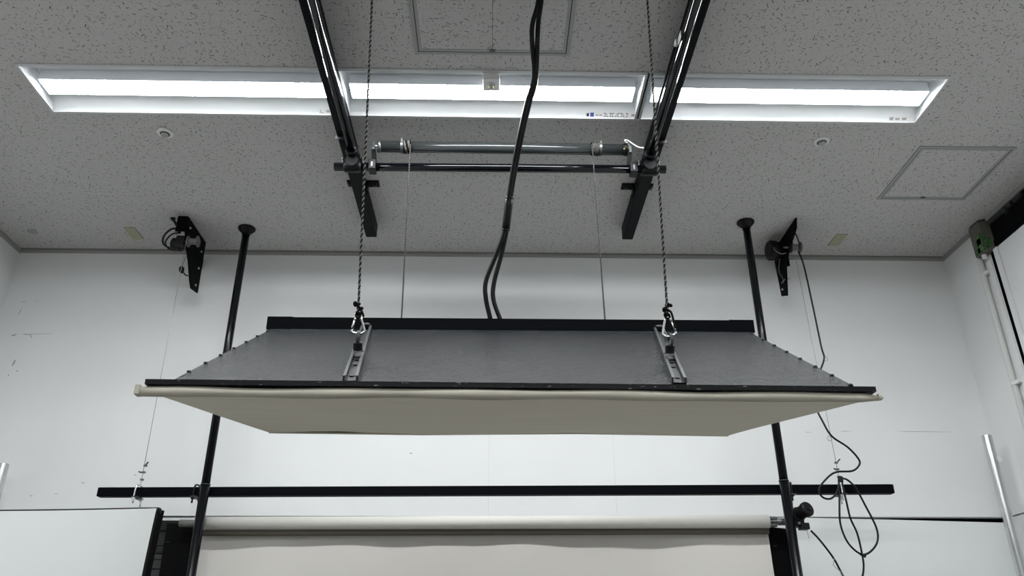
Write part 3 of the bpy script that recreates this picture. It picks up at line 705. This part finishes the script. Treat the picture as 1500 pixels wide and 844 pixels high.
# ---------------------------------------------------------------- black side boards, grey unit, softbox, metal pipes
def black_board(x0, x1, y, ztop, label):
    t = thing('black_board', label, 'board', ((x0 + x1) / 2, y, FLOOR))
    b = MB(); n = 8; P = []
    for k in range(n + 1):
        z = ztop + (FLOOR - ztop) * k / n; P.append((x0 + .006 * math.sin(k * 1.3), z))
    b.prism(P + [(x1, FLOOR), (x1, ztop - .012)], 'y', y, y + .012).build('board_face', 'black_matt', t)
    MB().box((x0 + .01, y - .006, ztop - .09), (x0 + .03, y, ztop - .084)).build('clip', 'black_plastic', t)
black_board(-1.532, -1.30, 3.925, .642, 'narrow black board behind the jack pole by the grey banded unit')
black_board(1.279, 1.392, 3.812, .612, 'narrow black board behind the jack pole below the roller motor')
gu = thing('banded_unit', 'dark grey banded unit behind the narrow black board', 'drawer unit', (-1.70, 4.03, FLOOR))  # dark grey block faced with horizontal bands in two tones
MB().box((-1.95, 3.985, FLOOR), (-1.46, WB - .012, .664)).build('unit_body', 'grey_unit', gu)
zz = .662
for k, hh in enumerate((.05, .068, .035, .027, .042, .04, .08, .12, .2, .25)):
    dr = MB().box((-1.948, 3.970 + (.004 if k % 2 else 0), zz - hh + .003), (-1.462, 3.985, zz - .001)).build('band', 'grey_unit_b' if k > 2 else 'grey_unit', gu, .001)
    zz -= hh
sb = thing('softbox', 'white-faced softbox panel with black rim, corner standing before the banded unit', 'softbox', (-1.5, 2.65, -.6))
def sbp(x, z, d=0):   # slightly tilted front plane
    return Vector((x, 2.62 + d, z))
c00, c10, c11, c01 = (-2.15, -.42), (-1.045, -.42), (-1.064, .474), (-2.15, .468)
face = MB(); NN = 20; rows = []
for j in range(NN + 1):
    r = []
    for i in range(NN + 1):
        a = lerp(c00, c10, i / NN); b_ = lerp(c01, c11, i / NN); p = lerp(a, b_, j / NN)
        u_, v_ = i / NN, j / NN; pull = .007 * (1 - (2 * u_ - 1) ** 2); pullz = .016 * (1 - (2 * v_ - 1) ** 2)
        x = p[0] + (pullz if u_ < .5 else -pullz) * (abs(2 * u_ - 1) ** 3); z = p[1] + (pull if v_ < .5 else -pull) * (abs(2 * v_ - 1) ** 3)
        r.append(sbp(x, z, -.012 * (1 - (2 * u_ - 1) ** 2) * (1 - (2 * v_ - 1) ** 2)))
    rows.append(r)
face.add([p for r in rows for p in r], [(j * (NN + 1) + i, j * (NN + 1) + i + 1, (j + 1) * (NN + 1) + i + 1, (j + 1) * (NN + 1) + i) for j in range(NN) for i in range(NN)], True)
face.build('diffuser_face', 'diffuser_white', sb)
loop = [rows[0][i] for i in range(NN)] + [rows[j][NN] for j in range(NN)] + [rows[NN][NN - i] for i in range(NN)] + [rows[NN - j][0] for j in range(NN)]
MB().tube([p + Vector((0, .006, 0)) for p in loop], .0055, 8, closed=True).build('rim', 'black_plastic', sb)
ctr = Vector((-1.60, 2.62, .02)); sd = MB(); n = len(loop)
bk = [ctr + (p - ctr) * 1.0 + Vector((0, .08, 0)) for p in loop]
bk = [Vector((ctr.x + (p.x - ctr.x) * 1.016, 2.665, ctr.z + (p.z - ctr.z) * 1.0)) for p in loop]
bk2 = [Vector((ctr.x + (p.x - ctr.x) * .25, 3.05, ctr.z + (p.z - ctr.z) * .25 - .1)) for p in loop]
sd.add(loop + bk + bk2, [(i, (i + 1) % n, n + (i + 1) % n, n + i) for i in range(n)] + [(n + i, n + (i + 1) % n, 2 * n + (i + 1) % n, 2 * n + i) for i in range(n)] + [tuple(range(2 * n, 3 * n))])
sd.build('black_shell', 'black_matt', sb)
MB().lathe(sbp(-1.064, .467, .012), (1, 0, .3), [(-.008, .010), (.008, .010), (.012, .005)], 10).build('corner_cap', 'black_plastic', sb)
MB().tube([(-1.6, 3.0, -.08), (-1.6, 3.0, FLOOR + .02)], .016, 12).build('stand_pole', 'black_steel', sb)
MB().lathe((-1.6, 3.0, FLOOR), (0, 0, 1), [(0, .2), (.02, .2), (.03, .02)], 32).build('stand_base', 'black_steel', sb)
def metal_pipe(x, y, top, r, label, tag_):
    t = thing('metal_pipe', label, 'pipe', (x, y, FLOOR))
    o = MB(); n = 24
    o.tube([(x - .03 * (1 if x > 0 else -1), y - .02, FLOOR), (x, y, top)], r, n, caps=False); o.tube([(x - .03 * (1 if x > 0 else -1), y - .02, FLOOR), (x, y, top)], r - .004, n, caps=False)
    o.build('pipe_wall', 'galvanised', t)
    rg = MB(); A = [(x + r * math.cos(2 * math.pi * k / n), y + r * math.sin(2 * math.pi * k / n), top) for k in range(n)]; B = [(x + (r - .004) * math.cos(2 * math.pi * k / n), y + (r - .004) * math.sin(2 * math.pi * k / n), top) for k in range(n)]
    rg.add(A + B, [(k, (k + 1) % n, n + (k + 1) % n, n + k) for k in range(n)]).build('pipe_lip', 'galvanised', t)
    if tag_:
        MB().prism([(x + .004, top - .118), (x + .026, top - .11), (x + .030, top - .134), (x + .012, top - .142)], 'y', y - r - .004, y - r + .004).build('paper_tag', 'white_plastic', t)
metal_pipe(2.513, 3.95, 1.085, .0235, 'shiny metal pipe standing in the corner by the conduit wall', True)
metal_pipe(-2.382, 3.95, .925, .026, 'shiny metal pipe standing in the corner behind the white softbox', False)

# ---------------------------------------------------------------- conduit wall
jb = thing('junction_box', 'grey junction box with green tape under the ceiling', 'junction box', (2.60, 3.69, 1.99))
MB().prism([(2.577, 3.645), (WR - .001, 3.628), (WR - .001, 3.74), (2.573, 3.735)], 'z', 1.995, 2.166).build('box_body', 'jbox', jb, .002)
MB().prism([(2.583, 3.652), (WR - .001, 3.636), (WR - .001, 3.735), (2.580, 3.73)], 'z', 2.166, CEIL).build('shadow_gap', 'frame_shadow', jb)
for k, (p, q) in enumerate((((3.645, 2.00), (3.70, 2.075)), ((3.655, 2.04), (3.69, 2.10)), ((3.68, 1.998), (3.72, 2.03)))):
    MB().box((2.570, p[0], p[1]), (2.576, q[0], q[1])).build('green_tape', 'green_tape', jb)
MB().prism([(2.577, 2.0), (2.612, 2.015), (2.606, 2.07), (2.590, 2.06), (2.583, 2.10), (2.577, 2.095)], 'y', 3.632, 3.638).build('green_tape', 'green_tape', jb)
MB().lathe((2.598, 3.70, 1.995), (0, 0, -1), [(0, .014), (.02, .014), (.024, .010)], 14).build('cable_gland', 'white_plastic', jb)
cd = thing('conduit', 'white vertical conduit with saddle clips running down from the junction box', 'conduit', (2.605, 3.765, FLOOR))
MB().tube([(2.606, 3.745, 2.155), (2.606, 3.765, 1.85), (2.606, 3.775, FLOOR)], .0155, 16).build('conduit_tube', 'conduit', cd)
for z in (1.905, 1.30, .6):
    c_ = MB().lathe((2.606, 3.765, z - .008), (0, 0, 1), [(0, .0175), (.016, .0175)], 18).build('saddle', 'white_plastic', cd)
    MB().box((2.598, 3.715, z - .008), (2.624, 3.752, z + .012)).build('saddle_block', 'white_plastic', c_, .002)
struct(MB().box((WR - .008, 3.690, FLOOR), (WR, 3.728, 2.0)).build('trim_5', 'wall'))
struct(MB().box((WR - .003, 3.648, FLOOR), (WR, 3.682, 1.995)).build('trim_6', 'void'))
d1 = thing('door_1', 'white flush sliding panel', 'door', (WR, 3.2, FLOOR)); del d1['category']; del d1['label']; d1['kind'] = 'structure'
MB().box((WR - .016, 3.604, FLOOR), (WR, 3.640, 1.995)).build('door_frame', 'wall', d1)
MB().box((WR - .010, 2.2, FLOOR), (WR, 3.600, 1.995)).build('door_leaf', 'wall', d1)
pb = thing('black_pelmet', 'black pelmet beam under the ceiling, running along the conduit wall from the junction box', 'pelmet', (2.60, 2.9, 2.0))
MB().box((2.612, 1.2, 2.03), (WR - .001, 3.612, 2.152)).build('pelmet_board', 'black_matt', pb)
MB().box((2.604, 1.2, 1.997), (WR - .001, 3.612, 2.033)).build('pelmet_lip', 'black_bar', pb, .004)
MB().box((2.596, 3.40, 2.120), (2.611, 3.60, 2.140)).build('rail_piece', 'rail_steel', pb)
MB().box((2.590, 3.44, 2.108), (2.611, 3.47, 2.135)).build('rail_piece', 'rail_steel', pb)
MB().box((2.596, 3.31, 2.120), (2.611, 3.38, 2.140)).build('rail_piece', 'rail_steel', pb)
struct(MB().box((WR - .022, WF, CEIL - .026), (WR, 3.62, CEIL)).build('trim_7', 'trim'))

# ---------------------------------------------------------------- cables
A = [(.150, 2.02, 2.30), (.150, 2.115, 2.16), (.128, 2.16, 2.075), (.128, 2.19, 2.01), (.135, 2.25, 1.91), (.112, 2.30, 1.84), (.088, 2.38, 1.76), (.064, 2.47, 1.66), (.048, 2.53, 1.558), (.038, 2.58, 1.478), (.006, 2.62, 1.395), (-.030, 2.655, 1.305), (-.030, 2.675, 1.24), (-.012, 2.70, 1.168)]
B = [(.170, 2.02, 2.30), (.160, 2.115, 2.16), (.150, 2.16, 2.09), (.146, 2.19, 2.01), (.142, 2.25, 1.90), (.120, 2.31, 1.84), (.096, 2.39, 1.76), (.072, 2.48, 1.66), (.054, 2.54, 1.558), (.044, 2.59, 1.478), (.026, 2.63, 1.40), (.000, 2.665, 1.305), (-.002, 2.68, 1.24), (.024, 2.70, 1.168)]
supply(A, [(.0545, 2.525, 1.585), (.051, 2.535, 1.558), (.044, 2.57, 1.505), (.041, 2.585, 1.478)])
supply(B, None)
def zc(u_, v_, y):      # wall-facing layout of the looped cable, metres
    return (u_, y, v_)
pw = [(1.64, 3.78, 2.05), (1.654, 3.775, 1.96), (1.66, 3.77, 1.75), (1.664, 3.765, 1.50), (1.664, 3.762, 1.42), (1.60, 3.76, 1.30), (1.565, 3.74, 1.20), (1.583, 3.71, 1.08), (1.609, 3.70, 1.010), (1.675, 3.70, .958), (1.716, 3.70, .902), (1.712, 3.70, .872), (1.675, 3.70, .846), (1.607, 3.70, .842), (1.567, 3.70, .825), (1.513, 3.69, .778), (1.499, 3.69, .748), (1.513, 3.69, .722), (1.545, 3.69, .716), (1.575, 3.69, .738), (1.598, 3.695, .778), (1.604, 3.70, .806)]
lp = [(1.604, 3.70, .806), (1.588, 3.69, .72), (1.572, 3.69, .615), (1.582, 3.69, .545), (1.607, 3.69, .500), (1.647, 3.69, .472), (1.690, 3.69, .488), (1.726, 3.69, .53), (1.732, 3.69, .59), (1.700, 3.69, .69), (1.672, 3.69, .765), (1.643, 3.695, .803), (1.618, 3.70, .812)]
t3 = [(1.618, 3.70, .812), (1.612, 3.685, .765), (1.613, 3.68, .70), (1.620, 3.685, .628), (1.640, 3.69, .565), (1.645, 3.69, .495), (1.643, 3.69, .425), (1.622, 3.69, .368), (1.585, 3.69, .345), (1.548, 3.69, .375), (1.515, 3.69, .455), (1.470, 3.70, .535), (1.440, 3.71, .578)]
ct = thing('power_lead', 'thin black cable hanging from the winch in loose loops to the roller motor', 'cable', (1.6, 3.69, .345))
MB().tube(smooth_path(pw, 6), .0046, 8).build('cable_drop', 'cable', ct)
MB().tube(smooth_path(lp, 6), .0046, 8).build('cable_loop', 'cable', ct)
MB().tube(smooth_path(t3, 6), .0046, 8).build('cable_tail', 'cable', ct)
MB().lathe((1.648, 3.69, .470), (1, -.3, -.6), [(-.012, .007), (.014, .007)], 8).build('cable_tie', 'black_plastic', ct)
MB().lathe((1.611, 3.695, .806), (0, 0, 1), [(-.012, .012), (.012, .012)], 8).build('cable_tie', 'black_plastic', ct)
MB().tube([(1.607 + .010 * math.cos(i) - .012, 3.70, 1.0 + .012 * math.sin(i)) for i in [k * math.pi / 6 for k in range(12)]], .0014, 5, closed=True).build('wire_ring', 'wire', ct)
MB().tube([(1.672 + .012 * math.cos(i), 3.76, 1.425 + .012 * math.sin(i)) for i in [k * math.pi / 6 for k in range(12)]], .0012, 5, closed=True).build('wire_ring', 'wire', ct)
MB().tube(smooth_path([(1.515, 3.684, .455), (1.505, 3.68, .425), (1.53, 3.68, .40), (1.545, 3.684, .38)], 5), .0016, 5).build('thin_tie', 'wire', ct)

for o in bpy.data.objects:
    if '_o' in o: del o['_o']
